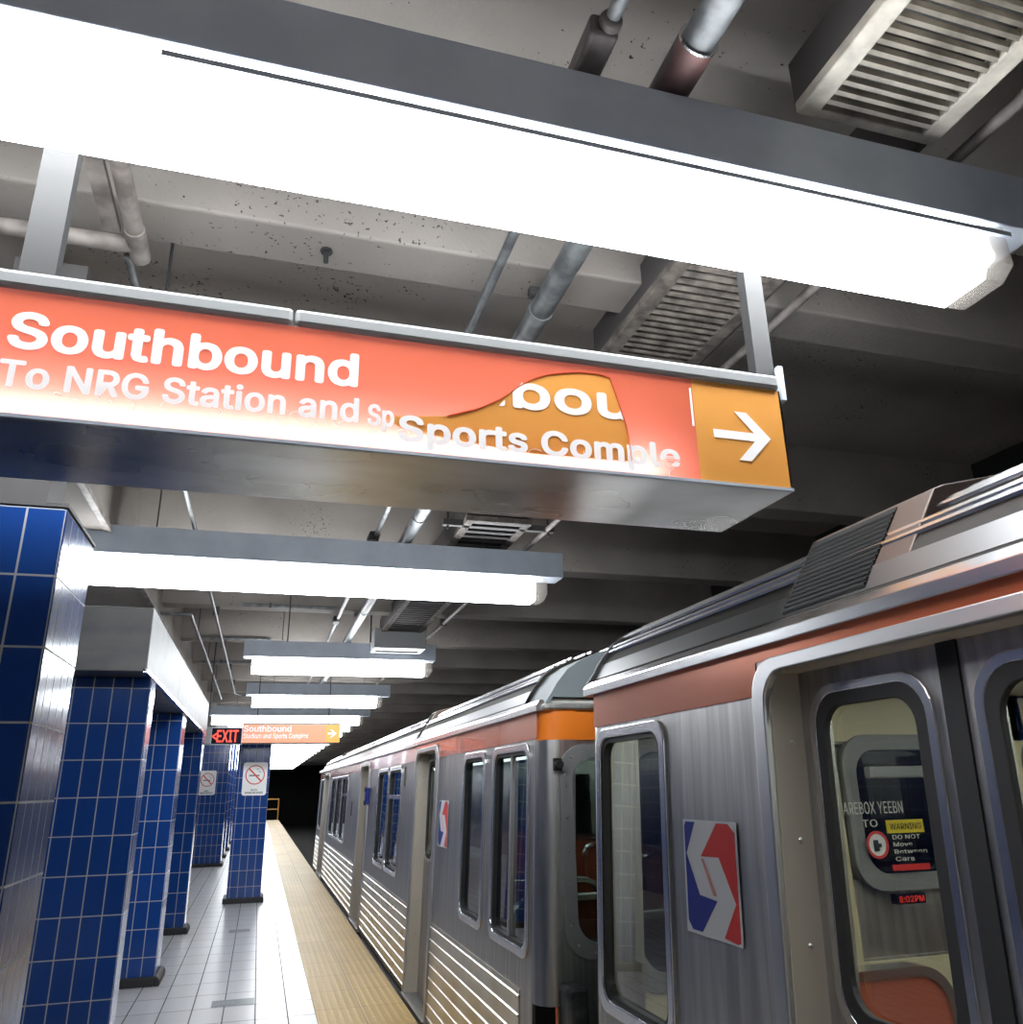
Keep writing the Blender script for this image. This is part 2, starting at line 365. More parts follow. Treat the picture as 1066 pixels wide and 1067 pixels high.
# ------------------------------------------------------------ tiled columns
def column(label, x1, y0, w, dep, h, base=True, us=1.0, top=3.5, steel=True):
    c = thing('tiled_column', label, 'column', (x1, y0, 0), None)
    b = MB().box(-w, 0, 0, dep, .06, h).build('tile_cladding', 'bluetile', c, bevel=.012, us=(us, 1))
    # rounded glazed corner seen as one pale edge is part of the cladding mesh
    if base:
        MB().prism([(0, 0), (.05, 0), (.05, .05), (.02, .08), (0, .08)], lambda a, b_: (a, -.05, b_), lambda a, b_: (a, dep+.05, b_)).box(-w-.05, .001, -.05, dep+.05, 0, .075).build('base_plinth', 'rubberbase', c, bevel=.008)
    if steel:
        MB().box(-w*.62, -w*.18, dep*.3, dep*.75, h, top).build('steel_post', 'darkduct', c)
        MB().box(-w-.004, .004, -.004, dep+.004, h, h+.012).build('top_edge', 'darkduct', c)
    return c
column('nearest blue glazed tile column at the left edge, under the big orange sign', -.67, 2.80, .56, .47, 2.49, us=.115/.094)
column('second blue tile column from the left, carrying the near end of the steel beam', -.74, 5.9, .52, .25, 2.33, us=1.15, top=2.36, steel=False)
column('third blue tile column from the left, in the middle under the steel beam', -.76, 8.62, .52, .40, 2.33, steel=False)
column('fourth blue tile column from the left, shaded under the far end of the steel beam', -.74, 11.45, .52, .25, 2.33, steel=False)
fc = column('free standing slim blue tile column in the middle of the platform under the distant sign', .144, 14.1, .5, .5, 2.42, steel=False)
wc = column('wide distant blue tile column left of the slim one, with a no smoking sign', -.72, 21.0, .62, .5, 2.9, top=3.5)
column('distant blue tile column just behind the wide signed column', -.74, 23.6, .55, .5, 2.9)
column('blue tile column second behind the wide signed column', -.74, 26.3, .55, .5, 2.9)
column('farthest visible blue tile column of the left row', -.76, 29.6, .55, .5, 2.9)

# steel clad beam on columns two to four
b = thing('steel_clad_beam', 'brushed steel clad beam box resting on the blue columns at left', 'beam', (-1.26, 5.6, 2.33))
for i in range(3):
    MB().box(0, .52, i*2.13, (i+1)*2.13-.006, .0, .41).build('steel_panel', 'steelh', b, bevel=.006)
MB().box(.50, .528, 0, 6.4, -.006, .02).build('edge_trim', 'chrome', b)

# ------------------------------------------------------------ ceiling light fixtures
LZ = 3.12
def fixture(label, x0, x1, yc, first=False, group='lit ceiling fixtures across the platform', hx=.13, z=LZ):
    L = x1-x0; t = thing('ceiling_light', label, 'ceiling light', (x0, yc, z), group)
    MB().box(-.12, L+hx, -.115, .115, .212, .435).build('housing', 'greypaint', t, bevel=.004)
    prof = [(-.105, .21), (-.11, .06), (-.085, .0), (.085, 0), (.11, .06), (.105, .21)]
    e = .13
    MB().prism(prof, lambda a, c: (0+e*0, a, c), lambda a, c: (L-e, a, c)).build('diffuser', 'lamp' if 0 < yc < 20 else 'lamp2', t)
    # clear end with the lamp socket showing
    v = MB(); n = len(prof)
    P0 = [(L-e, a, c) for a, c in prof]; P1 = [(L-.02, a*.97, c) for a, c in prof]; P1[2] = (L-.05, -.08, 0); P1[3] = (L-.05, .08, 0)
    v.add(P0+P1, [(i, (i+1) % n, n+(i+1) % n, n+i) for i in range(n)]+[tuple(range(n, 2*n))])
    v.build('clear_end', 'clear', t)
    if first:
        MB().box(1.14, L-.01, -.1178, -.105, .163, .181).build('gasket', 'greypaint', t).location.x = 0
        for s in (-1, 1):
            q = MB().tube((L-.17, s*.05, .12), (L-.085, s*.05, .12), .019).build('lamp_tube', 'lamp', t, smooth=True)
            MB().tube((L-.085, s*.05, .12), (L-.05, s*.05, .12), .028).box(L-.085, L-.05, s*.05-.02, s*.05+.02, .12, .2).build('socket', 'socket', t, smooth=True)
    for hx_ in (L*.15, L*.85):
        if yc > 3 or yc < 0: MB().tube((hx_, 0, .43), (hx_, 0, 4.3-z), .006, 6).build('hanger_rod', 'darkduct', t)
    return t
fixture('largest lit ceiling light, nearest, slanting across the top above the orange sign', -1.5, 2.25, 1.77, True)
fixture('second lit ceiling light, long one right behind the near blue column', -1.5, 2.30, 6.60)
fixture('third lit ceiling light, short one directly below the hanging grey box', -.22, 2.27, 11.62, hx=.03)
fixture('fourth lit ceiling light, short one just above the distant merged lights', -.25, 2.22, 16.4)
yy = 21.0; k = 0
while yy < 66:
    fixture('far lit ceiling light in the bright row above the distant sign, thickened with added lamps' if k else 'fifth lit ceiling light, long one right above the distant EXIT sign', -1.2, 2.4, yy, group='far merged ceiling lights' if k else None)
    if k == 0: pass
    yy += 2.4; k += 1  # extra lamps added between the regular ones so the glare merges white
for yb in (-6.0,):  # unseen lamp added to light the near platform
    fixture('added unseen ceiling light behind the viewpoint, fill for the near platform', -1.5, 2.27, yb, group='added fill lights behind the viewpoint')

# ------------------------------------------------------------ big orange sign
S = 1.159
def SX(x): return x*S
def SZ(z): return 1.6+(z-1.6)*S
Y0 = 1.90
sg = thing('platform_sign', 'large orange lit platform sign reading Southbound with white arrow, peeling at right', 'sign', (0, 0, 0))
xa, xb, xd = -2.3, 1.445, SX(.985)
z0, z1, zc = SZ(2.302), SZ(2.582), SZ(2.624)
# box shell
MB().box(xa, xb, Y0+.004, 2.31, z0-.006, z0+.002).build('bottom_panel', 'signsteel', sg)
MB().box(xa, SX(-.004)-.001, Y0-.012, 2.31, z1, zc).box(SX(-.004)+.001, xb-.004, Y0-.012, 2.31, z1, zc).build('top_cap', 'lightgrey', sg, bevel=.012)
MB().box(xb-.006, xb, Y0, 2.31, z0, z1).box(xa, xa+.006, Y0, 2.31, z0, z1).box(xa, xb, 2.304, 2.31, z0, z1).box(xd-.002, xd+.002, Y0+.01, 2.30, z0, z1).build('side_shell', 'lightgrey', sg)
MB().box(xa, xb, Y0-.006, Y0+.006, z0-.006, z0+.003).build('bottom_lip', 'greypaint', sg)
MB().add([(xa, Y0, z0+.003), (xd, Y0, z0+.003), (xd, Y0, z1), (xa, Y0, z1)], [(0, 1, 2, 3)]).build('orange_face', 'signorange', sg)
MB().add([(xd, Y0, z0+.003), (xb, Y0, z0+.003), (xb, Y0, z1), (xd, Y0, z1)], [(0, 1, 2, 3)]).build('amber_face', 'signamber', sg)
f = XZ(Y0-.0005)
text_mesh('lettering', 'Southbound', 'signtext', sg, f, SX(-.547), SX(.139), SZ(2.452), .076*S, .0008, 1.05/9)
text_mesh('lettering', 'To NRG Station and', 'signtext', sg, f, SX(-.552), SX(.146), SZ(2.3645), .055*S, .0008, .09)
text_mesh('lettering', 'Sp', 'signtext', sg, f, SX(.170), SX(.225), SZ(2.3615), .048*S, .0008, .09)
# torn patch showing the amber layer
patch = [(.262, .0), (.348, 2.402), (.42, 2.428), (.476, 2.461), (.515, 2.495), (.551, 2.521), (.59, 2.540), (.635, 2.551), (.68, 2.558), (.724, 2.561), (.757, 2.554), (.764, 2.53), (.774, 2.499), (.781, 2.47), (.792, 2.43), (.797, 2.40), (.80, 2.335), (.55, 2.330), (.36, 2.345), (.24, 2.362), (.20, 2.385)]
patch = [(SX(a), SZ(b)) for a, b in patch if b > 1]
MB().prism(patch, lambda a, b: (a, Y0-.0008, b), lambda a, b: (a, Y0-.0006, b)).build('torn_patch', 'signamber', sg)
edge = patch[:16]
MB().prism(edge+[(a+.002, b+.004) for a, b in edge[::-1]], lambda a, b: (a, Y0-.003, b), lambda a, b: (a, Y0-.0008, b)).build('torn_edge', 'signorange', sg)
f2 = XZ(Y0-.0012)
def clipped_text():
    o = text_mesh('lettering', 'ibou', 'signtext', sg, f2, SX(.462), SX(.800), SZ(2.447), .080*S, .0008, 1.05/9)
    bm = bmesh.new(); bm.from_mesh(o.data)
    def cut(p, n):
        bmesh.ops.bisect_plane(bm, geom=bm.verts[:]+bm.edges[:]+bm.faces[:], plane_co=p, plane_no=n, clear_outer=True)
    cut((SX(.785), 0, SZ(2.45)), (1, 0, .25)); cut((SX(.485), 0, SZ(2.46)), (-1, 0, .85))
    bm.to_mesh(o.data); bm.free()
clipped_text()
text_mesh('lettering', 'Sports Comple', 'signtext', sg, f2, SX(.240), SX(.928), SZ(2.332), .058*S, .0008, 1.05/9)
MB().box(SX(.976), SX(.9815), Y0-.0015, Y0-.0005, SZ(2.45), SZ(2.556)).build('white_divider', 'signtext', sg)
# arrow
ax0, ax1, az = SX(1.035), SX(1.200), SZ(2.437)
MB().add([], []).prism([(ax0, az+.013), (ax1-.055, az+.013), (ax1-.115, az+.078), (ax1-.075, az+.078), (ax1, az), (ax1-.075, az-.078), (ax1-.115, az-.078), (ax1-.055, az-.013), (ax0, az-.013)],
    lambda a, b: (a, Y0-.0016, b), lambda a, b: (a, Y0-.0004, b)).build('arrow', 'signtext', sg)
# small wrinkles of the peeling sheet
wr = MB()
for i in range(34):
    cx = SX(random.uniform(-.5, .95)); cz = SZ(2.362-.018*(cx+.5)+random.uniform(-.022, .012)); r0 = random.uniform(.008, .022); a0 = random.uniform(0, 6); n = 7
    pts = [(cx+r0*math.cos(a0+j*.35), Y0-.0016, cz+.7*r0*math.sin(a0+j*.35)) for j in range(n)]
    for p, q in zip(pts, pts[1:]): wr.tube(p, q, .0007, 4)
wr.build('wrinkle', 'signtext', sg)
MB().box(-2.1, -2.03, 1.945, 1.985, zc-.01, 3.42).build('hanger_post', 'postgrey', sg)
MB().box(SX(-.57), SX(-.50), 1.945, 1.985, zc-.01, 3.42).build('hanger_post', 'postgrey', sg)
MB().box(1.405, 1.470, 1.945, 1.985, zc-.01, 3.42).build('hanger_post', 'postgrey', sg)
MB().box(1.475, 1.492, 1.93, 1.98, z1-.01, zc+.06).build('end_bracket', 'greypaint', sg)
for x in (SX(-.57), 1.405): MB().box(x, x+.07, 1.87, 1.99, 3.36, 3.44).build('mounting_bracket', 'postgrey', sg)
# the lamp inside the sign, low behind the face
la = bpy.data.lights.new('sign_lamp', 'AREA'); la.shape = 'RECTANGLE'; la.size = 3.2; la.size_y = .02; la.energy = 5.2; la.color = (.95, .95, 1)
lo = bpy.data.objects.new('sign_lamp', la); COL.objects.link(lo); lo.parent = sg; lo.location = ((xa+xd)/2, Y0+.045, z0+.022)
lo.rotation_euler = (math.radians(-100), 0, 0)
MB().tube((xa+.03, Y0+.12, z0+.03), (xd-.03, Y0+.12, z0+.03), .014).build('lamp_tube', 'carlamp', sg, smooth=True)

# distant sign
s2 = thing('platform_sign', 'small distant orange sign reading Stadium and Sports Complex beside the EXIT sign', 'sign', (-.31, 13.4, 2.3))
MB().box(0, 1.47, 0, .38, 0, .30).build('sign_box', 'lightgrey', s2, bevel=.004)
MB().box(.005, 1.25, -.006, 0, .005, .275).build('orange_face', mat('orange sign face', (.80, .20, .10), .4, emit=(1, .3, .18), es=.35), s2)
MB().box(1.25, 1.465, -.006, 0, .005, .275).build('amber_face', mat('amber sign face', (.75, .30, .05), .4, emit=(1, .4, .08), es=.2), s2)
text_mesh('lettering', 'Stadium and Sports Complex', 'whitetext', s2, XZ(-.007), .02, .98, .07, .07, .002, .06)
text_mesh('lettering', 'Southbound', 'whitetext', s2, XZ(-.007), .02, .72, .17, .085, .002, .08)
MB().prism([(1.28, .155), (1.36, .155), (1.31, .20), (1.34, .20), (1.42, .14), (1.34, .08), (1.31, .08), (1.36, .125), (1.28, .125)], lambda a, b: (a, -.009, b), lambda a, b: (a, -.006, b)).build('arrow', 'whitetext', s2)
for x in (.2, 1.3): MB().tube((x, .2, .3), (x, .2, 1.42), .008, 6).build('hanger_rod', 'darkduct', s2)

# exit sign
ex = thing('exit_sign', 'dark EXIT sign with glowing red letters hanging at the end of the steel beam', 'sign', (-.86, 13.1, 2.26))
MB().box(0, .56, 0, .09, 0, .255).build('casing', 'greypaint', ex, bevel=.004)
MB().box(.13, .548, -.006, 0, .015, .24).build('face_panel', 'darkpanel', ex)
MB().box(0, .12, -.02, .1, .01, .25).build('battery_box', 'lightgrey', ex, bevel=.004)
text_mesh('lettering', 'EXIT', 'exitred', ex, XZ(-.007), .205, .50, .04, .17, .002, .05)
text_mesh('lettering', '<', 'exitred', ex, XZ(-.007), .14, .195, .07, .13, .002, .08)
MB().tube((.06, .05, .25), (.06, .05, 2.05), .01).build('hanger_rod', 'black', ex)
# no smoking signs
def nosmoke(label, loc, w_=.37, h_=.50):
    t = thing('no_smoking_sign', label, 'sign', loc)
    MB().prism(rrect(0, w_, 0, h_, .04), lambda a, b: (a, -.008, b), lambda a, b: (a, 0, b)).build('plate', 'signwhite', t)
    cx, cz, R = w_*.5, h_*.62, w_*.40
    C = [(cx+R*math.cos(i*PI/18), cz+R*math.sin(i*PI/18)) for i in range(36)]; D = [(cx+R*.89*math.cos(i*PI/18), cz+R*.89*math.sin(i*PI/18)) for i in range(36)]
    rb = MB().ring(C, D, lambda a, b: (a, -.010, b), lambda a, b: (a, -.0078, b))
    q = R*.68; tt = R*.055
    rb.prism([(cx-q-tt, cz+q-tt), (cx-q+tt, cz+q+tt), (cx+q+tt, cz-q+tt), (cx+q-tt, cz-q-tt)], lambda a, b: (a, -.0105, b), lambda a, b: (a, -.0078, b))
    rb.build('prohibition_ring', 'signred', t)
    sm = MB().box(cx-R*.6, cx+R*.45, -.0098, -.0078, cz-R*.13, cz-.002)
    for i in range(8):
        sm.box(cx+R*(.15+.05*i), cx+R*(.2+.05*i), -.0098, -.0078, cz+R*(.5-.04*i*(1 if i > 3 else -.6)), cz+R*(.57-.04*i*(1 if i > 3 else -.6)))
    sm.build('cigarette', 'blacktext', t)
    text_mesh('lettering', 'NO', 'blacktext', t, XZ(-.008), w_*.38, w_*.62, h_*.135, h_*.055, .002, .08)
    text_mesh('lettering', 'SMOKING', 'blacktext', t, XZ(-.008), w_*.14, w_*.86, h_*.055, h_*.055, .002, .08)
    return t
nosmoke('bigger white no smoking sign on the slim free standing blue column', (-.262, 14.098, 1.54))
nosmoke('smaller looking white no smoking sign on the wide distant blue column', (-1.36, 20.998, 1.54), .38, .54)

# ------------------------------------------------------------ pipes, conduits
def cyl_thing(name, label, cat, segs, m, group=None, parts=()):
    t = thing(name, label, cat, segs[0][0]); O = Vector(segs[0][0])
    return t
bp = thing('ceiling_pipe', 'thick grey pipe running lengthwise under the ceiling beams, left of the vents', 'pipe', (1.05, .6, 3.62))
MB().tube((0, 0, 0), (0, 24, 0), .052, 20).build('pipe_run', 'galv', bp, smooth=True)
for a, l in ((.92, .26),):
    MB().tube((0, a, 0), (0, a+l, 0), .060, 20).build('coupling', 'copper', bp, smooth=True); MB().tube((0, a-.004, 0), (0, a+.004, 0), .062, 20).build('coupling_rim', 'chrome', bp, smooth=True)
for a in (2.35, 5.35, 9.0, 12.0): MB().tube((0, a, 0), (0, a+.05, 0), .058, 20).build('collar', 'galv', bp, smooth=True)
for a in (2.3, 4.86, 7.1, 9.55): MB().box(-.065, .065, a, a+.03, .04, .085).build('clamp', 'darkduct', bp)
sp = thing('ceiling_conduit', 'thin grey conduit with junction fittings just left of the thick ceiling pipe', 'pipe', (.79, .6, 3.64))
MB().tube((0, 0, 0), (0, 24, 0), .021, 12).build('pipe_run', 'galv', sp, smooth=True)
def fitting(a, par, m='greypaint'):
    b_ = MB().tube((0, a, 0), (0, a+.12, 0), .034, 16).box(-.055, .03, a+.03, a+.24, -.04, .035); b_.tube((0, a+.2, 0), (0, a+.3, 0), .032, 16)
    b_.build('junction_fitting', m, par, bevel=.012, smooth=True)
fitting(.93, sp, 'castmetal'); fitting(5.95, sp, 'black'); fitting(9.6, sp, 'black'); fitting(13.6, sp, 'black')
MB().tube((-.05, 6.2, -.02), (-.05, 6.75, -.02), .012, 8).build('flexible_drop', 'black', sp, smooth=True)
rc = thing('ceiling_conduit', 'thin conduit running lengthwise on the right side of the ceiling vents', 'pipe', (2.16, .6, 3.64))
MB().tube((0, 0, 0), (0, 18, 0), .022, 12).build('pipe_run', 'pipepaint', rc, smooth=True)
for a in (4.9, 7.3, 9.7): MB().box(-.04, .04, a, a+.04, -.03, .06).build('clamp', 'darkduct', rc)
# left conduits
lc = thing('ceiling_conduit', 'beige painted conduit over the left of the orange sign that turns toward the wall', 'pipe', (-.605, 2.0, 3.60))
MB().path([(0, -1.4, 0), (0, .90, 0), (-1.2, .92, 0)], .032, 14).build('pipe_run', 'pipepaint', lc, smooth=True)
MB().tube((0, .80, 0), (0, .98, 0), .038, 14).build('elbow_fitting', 'pipepaint', lc, smooth=True)
lb = thing('cable_tray', 'flat grey strip running beside the beige conduit at upper left', 'cable tray', (-.69, 1.0, 3.62))
MB().box(-.03, .03, 0, 1.85, -.012, .012).build('strip', 'pipepaint', lb)
l2 = thing('ceiling_conduit', 'thin silver conduit running down the platform left of centre, ending before the EXIT sign', 'pipe', (-.65, 2.98, 3.60))
MB().path([(0, 0, 0), (0, 15.6, 0), (.12, 16.0, 0), (1.2, 16.2, 0)], .017, 10).build('pipe_run', 'galv', l2, smooth=True)
for a in (2.45, 4.75, 7.1, 9.5, 11.9, 14.1): MB().box(-.035, .035, a, a+.04, .0, .1).build('clamp', 'darkduct', l2)
l3 = thing('ceiling_conduit', 'thin silver conduit coming across above the steel beam and bending down the platform', 'pipe', (-.92, 10.02, 3.58))
MB().path([(-1.4, 0, 0), (0, 0, 0), (-.04, 9.5, 0)], .020, 10).build('pipe_run', 'galv', l3, smooth=True)
for a in (1.2, 3.5, 6.0): MB().tube((.0, a, 0), (.0, a, .7), .008, 6).build('hanger_rod', 'darkduct', l3)
# cross conduits along beam faces
for i, (y, x0, x1, lab) in enumerate(((7.58, -.4, 1.3, 'silver cross conduit on the ceiling beam just behind the second light'), (9.96, -.35, .75, 'silver cross conduit on the ceiling beam right above the third light'),
        (12.36, -1.0, .0, 'pale cross conduit on the ceiling beam left of the third light'), (14.7, -1.1, 1.9, 'long cross conduit visible between the third and fourth lights'))):
    t = thing('cross_conduit', lab, 'pipe', (x0, y, 3.71)); MB().tube((0, 0, 0), (x1-x0, 0, 0), .022, 10).build('pipe_run', 'galv', t, smooth=True)
    MB().box(.3, .33, -.03, .03, -.03, .03).build('clamp', 'darkduct', t)
for x, y, z_, lab in ((-.50, 3.0, 2.9, 'thin black rod hanging above the orange sign at upper left'), (.135, 1.62, 3.75, 'thin black rod hanging above the nearest light at the top edge'), (.18, 9.2, 3.15, 'thin black rod hanging behind the second light')):
    tag(MB().tube((0, 0, 0), (0, 0, 4.3-z_), .007, 6).build('hanger_rod', 'black'), lab, 'rod').location = (x, y, z_)
tag(MB().tube((0, 0, -.06), (0, 0, 0), .010, 8).tube((0, 0, -.012), (0, 0, 0), .025, 8).build('anchor_bolt', 'black'), 'small rusty bolt poking down from the ceiling beam above the orange sign', 'bolt').location = (.1, 2.88, 3.70)
fb = tag(MB().box(0, .03, 0, 0, 0, 0).build('x', 'black'), 'x', 'x'); bpy.data.objects.remove(fb)

# ------------------------------------------------------------ ceiling vents
def vent(label, x0, x1, y0, y1, z, m_frame, m_slat, n, depth=.2):
    t = thing('ceiling_vent', label, 'vent', (x0, y0, z)); W = x1-x0; L = y1-y0; e = .07
    MB().box(0, W, 0, L, .09, depth).box(0, .01, 0, L, .04, .09).box(W-.01, W, 0, L, .04, .09).build('duct_box', 'darkduct', t)
    MB().ring([(0, 0), (W, 0), (W, L), (0, L)], [(e, e*.5), (W-e, e*.5), (W-e, L-e*.5), (e, L-e*.5)], lambda a, b: (a, b, 0), lambda a, b: (a, b, .045)).build('frame', m_frame, t, bevel=.006)
    st = (L-e)/n
    for i in range(n):
        y = e*.5+st*i
        MB().prism([(y+st*.05, .03), (y+st*.05, .006), (y+st*.35, 0.0), (y+st*.42, .006), (y+st*.2, .03)], lambda a, b: (e*.6, a, b), lambda a, b: (W-e*.6, a, b)).build('slat', m_slat, t, bevel=0)
    return t
vent('cream louvred ceiling vent at the top right corner', 1.47, 2.0, .95, 1.66, 3.6, 'cream', 'cream', 17)
vent('dusty louvred ceiling vent partly hidden between the nearest light and the orange sign', 1.46, 1.97, 2.0, 3.32, 3.6, 'dustgrille', 'dustgrille', 26)
vent('dark narrow ceiling vent above the right end of the second light', 1.43, 1.98, 5.95, 11.1, 3.62, 'dustgrille', 'darkduct', 40)
tag(MB().box(0, .035, 0, 3.0, 0, .30).build('vent_hanger_channel', 'darkduct'), 'dark channel along the right side of the dusty vent', 'channel').location = (2.0, .3, 3.66)
tag(MB().box(0, .16, 0, .04, 0, .55).build('vent_end_bracket', 'black'), 'black bracket at the far end of the dusty vent above the orange sign', 'bracket').location = (1.85, 3.36, 3.42)
sb = thing('strut_channel', 'dark slotted strut channel hung across under the ceiling behind the orange sign', 'channel', (1.27, 6.1, 3.62))
MB().box(0, .95, 0, .05, 0, .05).build('channel', 'darkduct', sb)
for x in (.04, .9): MB().tube((x, .02, -.03), (x, .02, .65), .008, 6).build('hanger_rod', 'black', sb)
hb = thing('hanging_box', 'grey metal box hanging from rods right above the third light', 'box', (1.34, 10.9, 3.40))
MB().box(0, .70, 0, .45, .02, .27).build('casing', 'lightgrey', hb, bevel=.006)
MB().ring([(0, 0), (.70, 0), (.70, .45), (0, .45)], [(.05, .05), (.65, .05), (.65, .40), (.05, .40)], lambda a, b: (a, b, 0), lambda a, b: (a, b, .025)).build('rim', 'lightgrey', hb)
for x in (-.03, .73): MB().tube((x, .2, .1), (x, .2, .9), .012, 6).build('hanger_rod', 'black', hb)

# ------------------------------------------------------------ floor details
fp = thing('floor_plate', 'dark inlaid floor plate with worn pale lettering in the near platform tiles', 'floor plate', (-.12, 7.62, .0))
MB().box(-.115, .21, 0, .21, 0, .002).build('plate', 'floorplate', fp)
for i in range(4): MB().box(-.07+i*.035, -.048+i*.035, .05, .14, .002, .003).build('worn_mark', 'lightgrey', fp)
f3 = thing('floor_plate', 'small faint floor plate nearer the slim blue column', 'floor plate', (-.12, 11.3, .0))
MB().box(-.1, .14, 0, .22, 0, .002).build('plate', 'lightgrey', f3)
rl = thing('platform_railing', 'orange painted railing at the far end of the yellow strip', 'railing', (.2, 51.7, 0))
MB().path([(.0, 0, 0), (0, 0, 1.15), (.95, 0, 1.15), (.95, 0, 0)], .03, 8).tube((0, 0, .6), (.95, 0, .6), .025, 8).build('rail', 'railing', rl, smooth=True)
rp = thing('red_panel_sign', 'tiny red sign seen far away between the blue columns', 'sign', (-1.35, 33, 1.75))
MB().box(0, .34, 0, .03, 0, .34).build('plate', 'redink', rp); MB().tube((.17, .015, .34), (.17, .015, 2.0), .012, 6).build('hanger_rod', 'black', rp)

# ------------------------------------------------------------ subway cars
def sx(z): return 1.27+.042*z
XR = 4.42
class Side:
    """boxes on the leaning car side; coordinates (y along, z up, d into the car)"""
    def __init__(s, mb): s.m = mb
    def box(s, y0, y1, z0, z1, d0, d1):
        P = lambda y, z, d_: (sx(z)+d_, y, z)
        s.m.hexa([P(y0, z0, d0), P(y0, z0, d1), P(y1, z0, d1), P(y1, z0, d0), P(y0, z1, d0), P(y0, z1, d1), P(y1, z1, d1), P(y1, z1, d0)]); return s
def sidemap(d_): return lambda a, b: (sx(b)+d_, a, b)
def logo(par, y_left, y_right, z0, z1, d_=-.004):
    # u 0..1 from left in the picture
    U = lambda u, v: (y_left+(y_right-y_left)*u, z1+(z0-z1)*v)
    def pl(poly, m, dd, nm):
        MB().prism([U(*p) for p in poly], sidemap(d_-dd), sidemap(d_-dd+.001)).build(nm, m, par)
    pl([(0, 0), (1, 0), (1, 1), (0, 1)], 'whiteink', .001, 'logo_plate')
    pl([(.03, .06), (.06, .02), (.24, .02), (.05, .31), (.28, .66), (.60, .68), (.30, .97), (.12, .97), (.04, .9)], 'blueink', .002, 'logo_blue')
    pl([(.66, .02), (.86, .02), (.97, .09), (.97, .97), (.92, .985), (.70, .965), (.93, .67), (.67, .31), (.34, .32)], 'redink', .002, 'logo_red')
    pl([(.34, .34), (.38, .34), (.60, .64), (.54, .64)], mat('pink decal', (.7, .3, .28), .4), .0025, 'logo_stroke')
def build_car(label, Ya, Yb, near_end, doors, wins, zlow=.0, endcap=True):
    """Ya<Yb along the track; near_end: y of the end that shows"""
    t = thing('subway_car', label, 'train car', (0, 0, 0))
    zt = 1.97
    ops = sorted([(a, b, 0.0, 1.90, 'd') for a, b in doors]+[(a, b, .83, 1.79, 'w') for a, b in [(w_[0], w_[1]) for w_ in wins]])
    mb = MB(); S_ = Side(mb); y = Ya+.10
    for a, b, c, e, k_ in ops:
        S_.box(y, a, 0, zt, 0, .05); S_.box(a, b, e, zt, 0, .05)
        if k_ == 'w': S_.box(a, b, 0, c, 0, .05)
        y = b
    S_.box(y, Yb-.10, 0, zt, 0, .05)
    # underside skirt
    mb.build('side_panel', 'steel', t)
    # far side wall with window band
    MB().box(XR-.05, XR, Ya, Yb, 0, .85).box(XR-.05, XR, Ya, Yb, 1.75, 2.0).build('far_side_panel', 'innersteel', t)
    yy_ = Ya
    fpil = MB()
    while yy_ < Yb: fpil.box(XR-.05, XR, yy_, yy_+.35, .85, 1.75); yy_ += 1.1
    fpil.build('far_side_pillar', 'innersteel', t)
    # floor, inner ceiling
    MB().box(1.30, XR, Ya+.02, Yb-.02, -.12, 0).build('car_floor', 'floorcar', t)
    MB().box(1.40, XR-.05, Ya+.04, Yb-.04, 1.99, 2.03).build('inner_ceiling', 'ceilcar', t)
    for x in (2.2, 3.5): MB().box(x, x+.14, Ya+.5, Yb-.5, 1.965, 1.99).build('interior_lamp', 'carlamp', t)
    MB().box(1.5, XR-.1, Ya+.3, Yb-.3, -.75, -.12).build('underframe', 'void', t)
    # roof: arc profile
    prof = [(1.345, 1.97), (1.352, 2.005), (1.385, 2.05), (1.43, 2.12), (1.49, 2.19), (1.56, 2.235), (1.66, 2.28), (1.8, 2.325), (2.05, 2.37), (2.4, 2.41), (2.87, 2.43)]
    prof = prof + [(5.77-x, z) for x, z in prof[:-1][::-1]]
    ra, rb = Ya+.35, Yb-(.35 if endcap else .02)
    low = [(x, z-.03) for x, z in prof[::-1]]
    MB().prism(prof+[(4.36, 2.035), (1.41, 2.035)], lambda a, b: (a, ra, b), lambda a, b: (a, rb, b)).build('roof_shell', 'roofdark', t, smooth=True)
    # gutter
    MB().prism([(1.325, 1.962), (1.325, 1.995), (1.345, 2.02), (1.37, 2.02), (1.37, 1.962)], lambda a, b: (a, Ya+.01, b), lambda a, b: (a, Yb-.01, b)).build('gutter', 'chrome', t, bevel=.003)
    # polished cove and corrugation ribs
    MB().prism([(1.372, 2.035), (1.41, 2.10), (1.425, 2.095), (1.388, 2.03)], lambda a, b: (a, ra, b), lambda a, b: (a, rb, b)).build('roof_cove', 'roofsteel', t)
    for (x, z) in ((1.455, 2.155), (1.475, 2.178), (1.53, 2.222), (1.555, 2.238), (1.63, 2.272), (1.665, 2.286), (1.75, 2.31), (1.79, 2.324), (1.9, 2.347), (1.98, 2.36), (2.1, 2.38), (2.3, 2.405)):
        MB().tube((x, ra, z), (x, rb, z), .011, 8).build('roof_rib', 'chrome', t, smooth=True)
    # orange stripe
    st = MB(); yq = Ya+.07
    for a, b in doors+[(Yb-.07, None)]:
        if b is None: Side(st).box(yq, a, 1.83, 1.962, -.003, .002)
        else: Side(st).box(yq, a-.05, 1.83, 1.962, -.003, .002); Side(st).box(a-.05, b+.05, 1.925, 1.962, -.003, .002); yq = b+.05
    st.build('orange_stripe', 'redorange', t)
    # end caps of grey fiberglass
    if not endcap:
        MB().prism([(x-.012, z+.012) for x, z in prof]+[(4.36, 2.035), (1.41, 2.035)], lambda a, b: (a, Yb-.03, b), lambda a, b: (a, Yb-.005, b)).build('roof_rim', 'black', t)
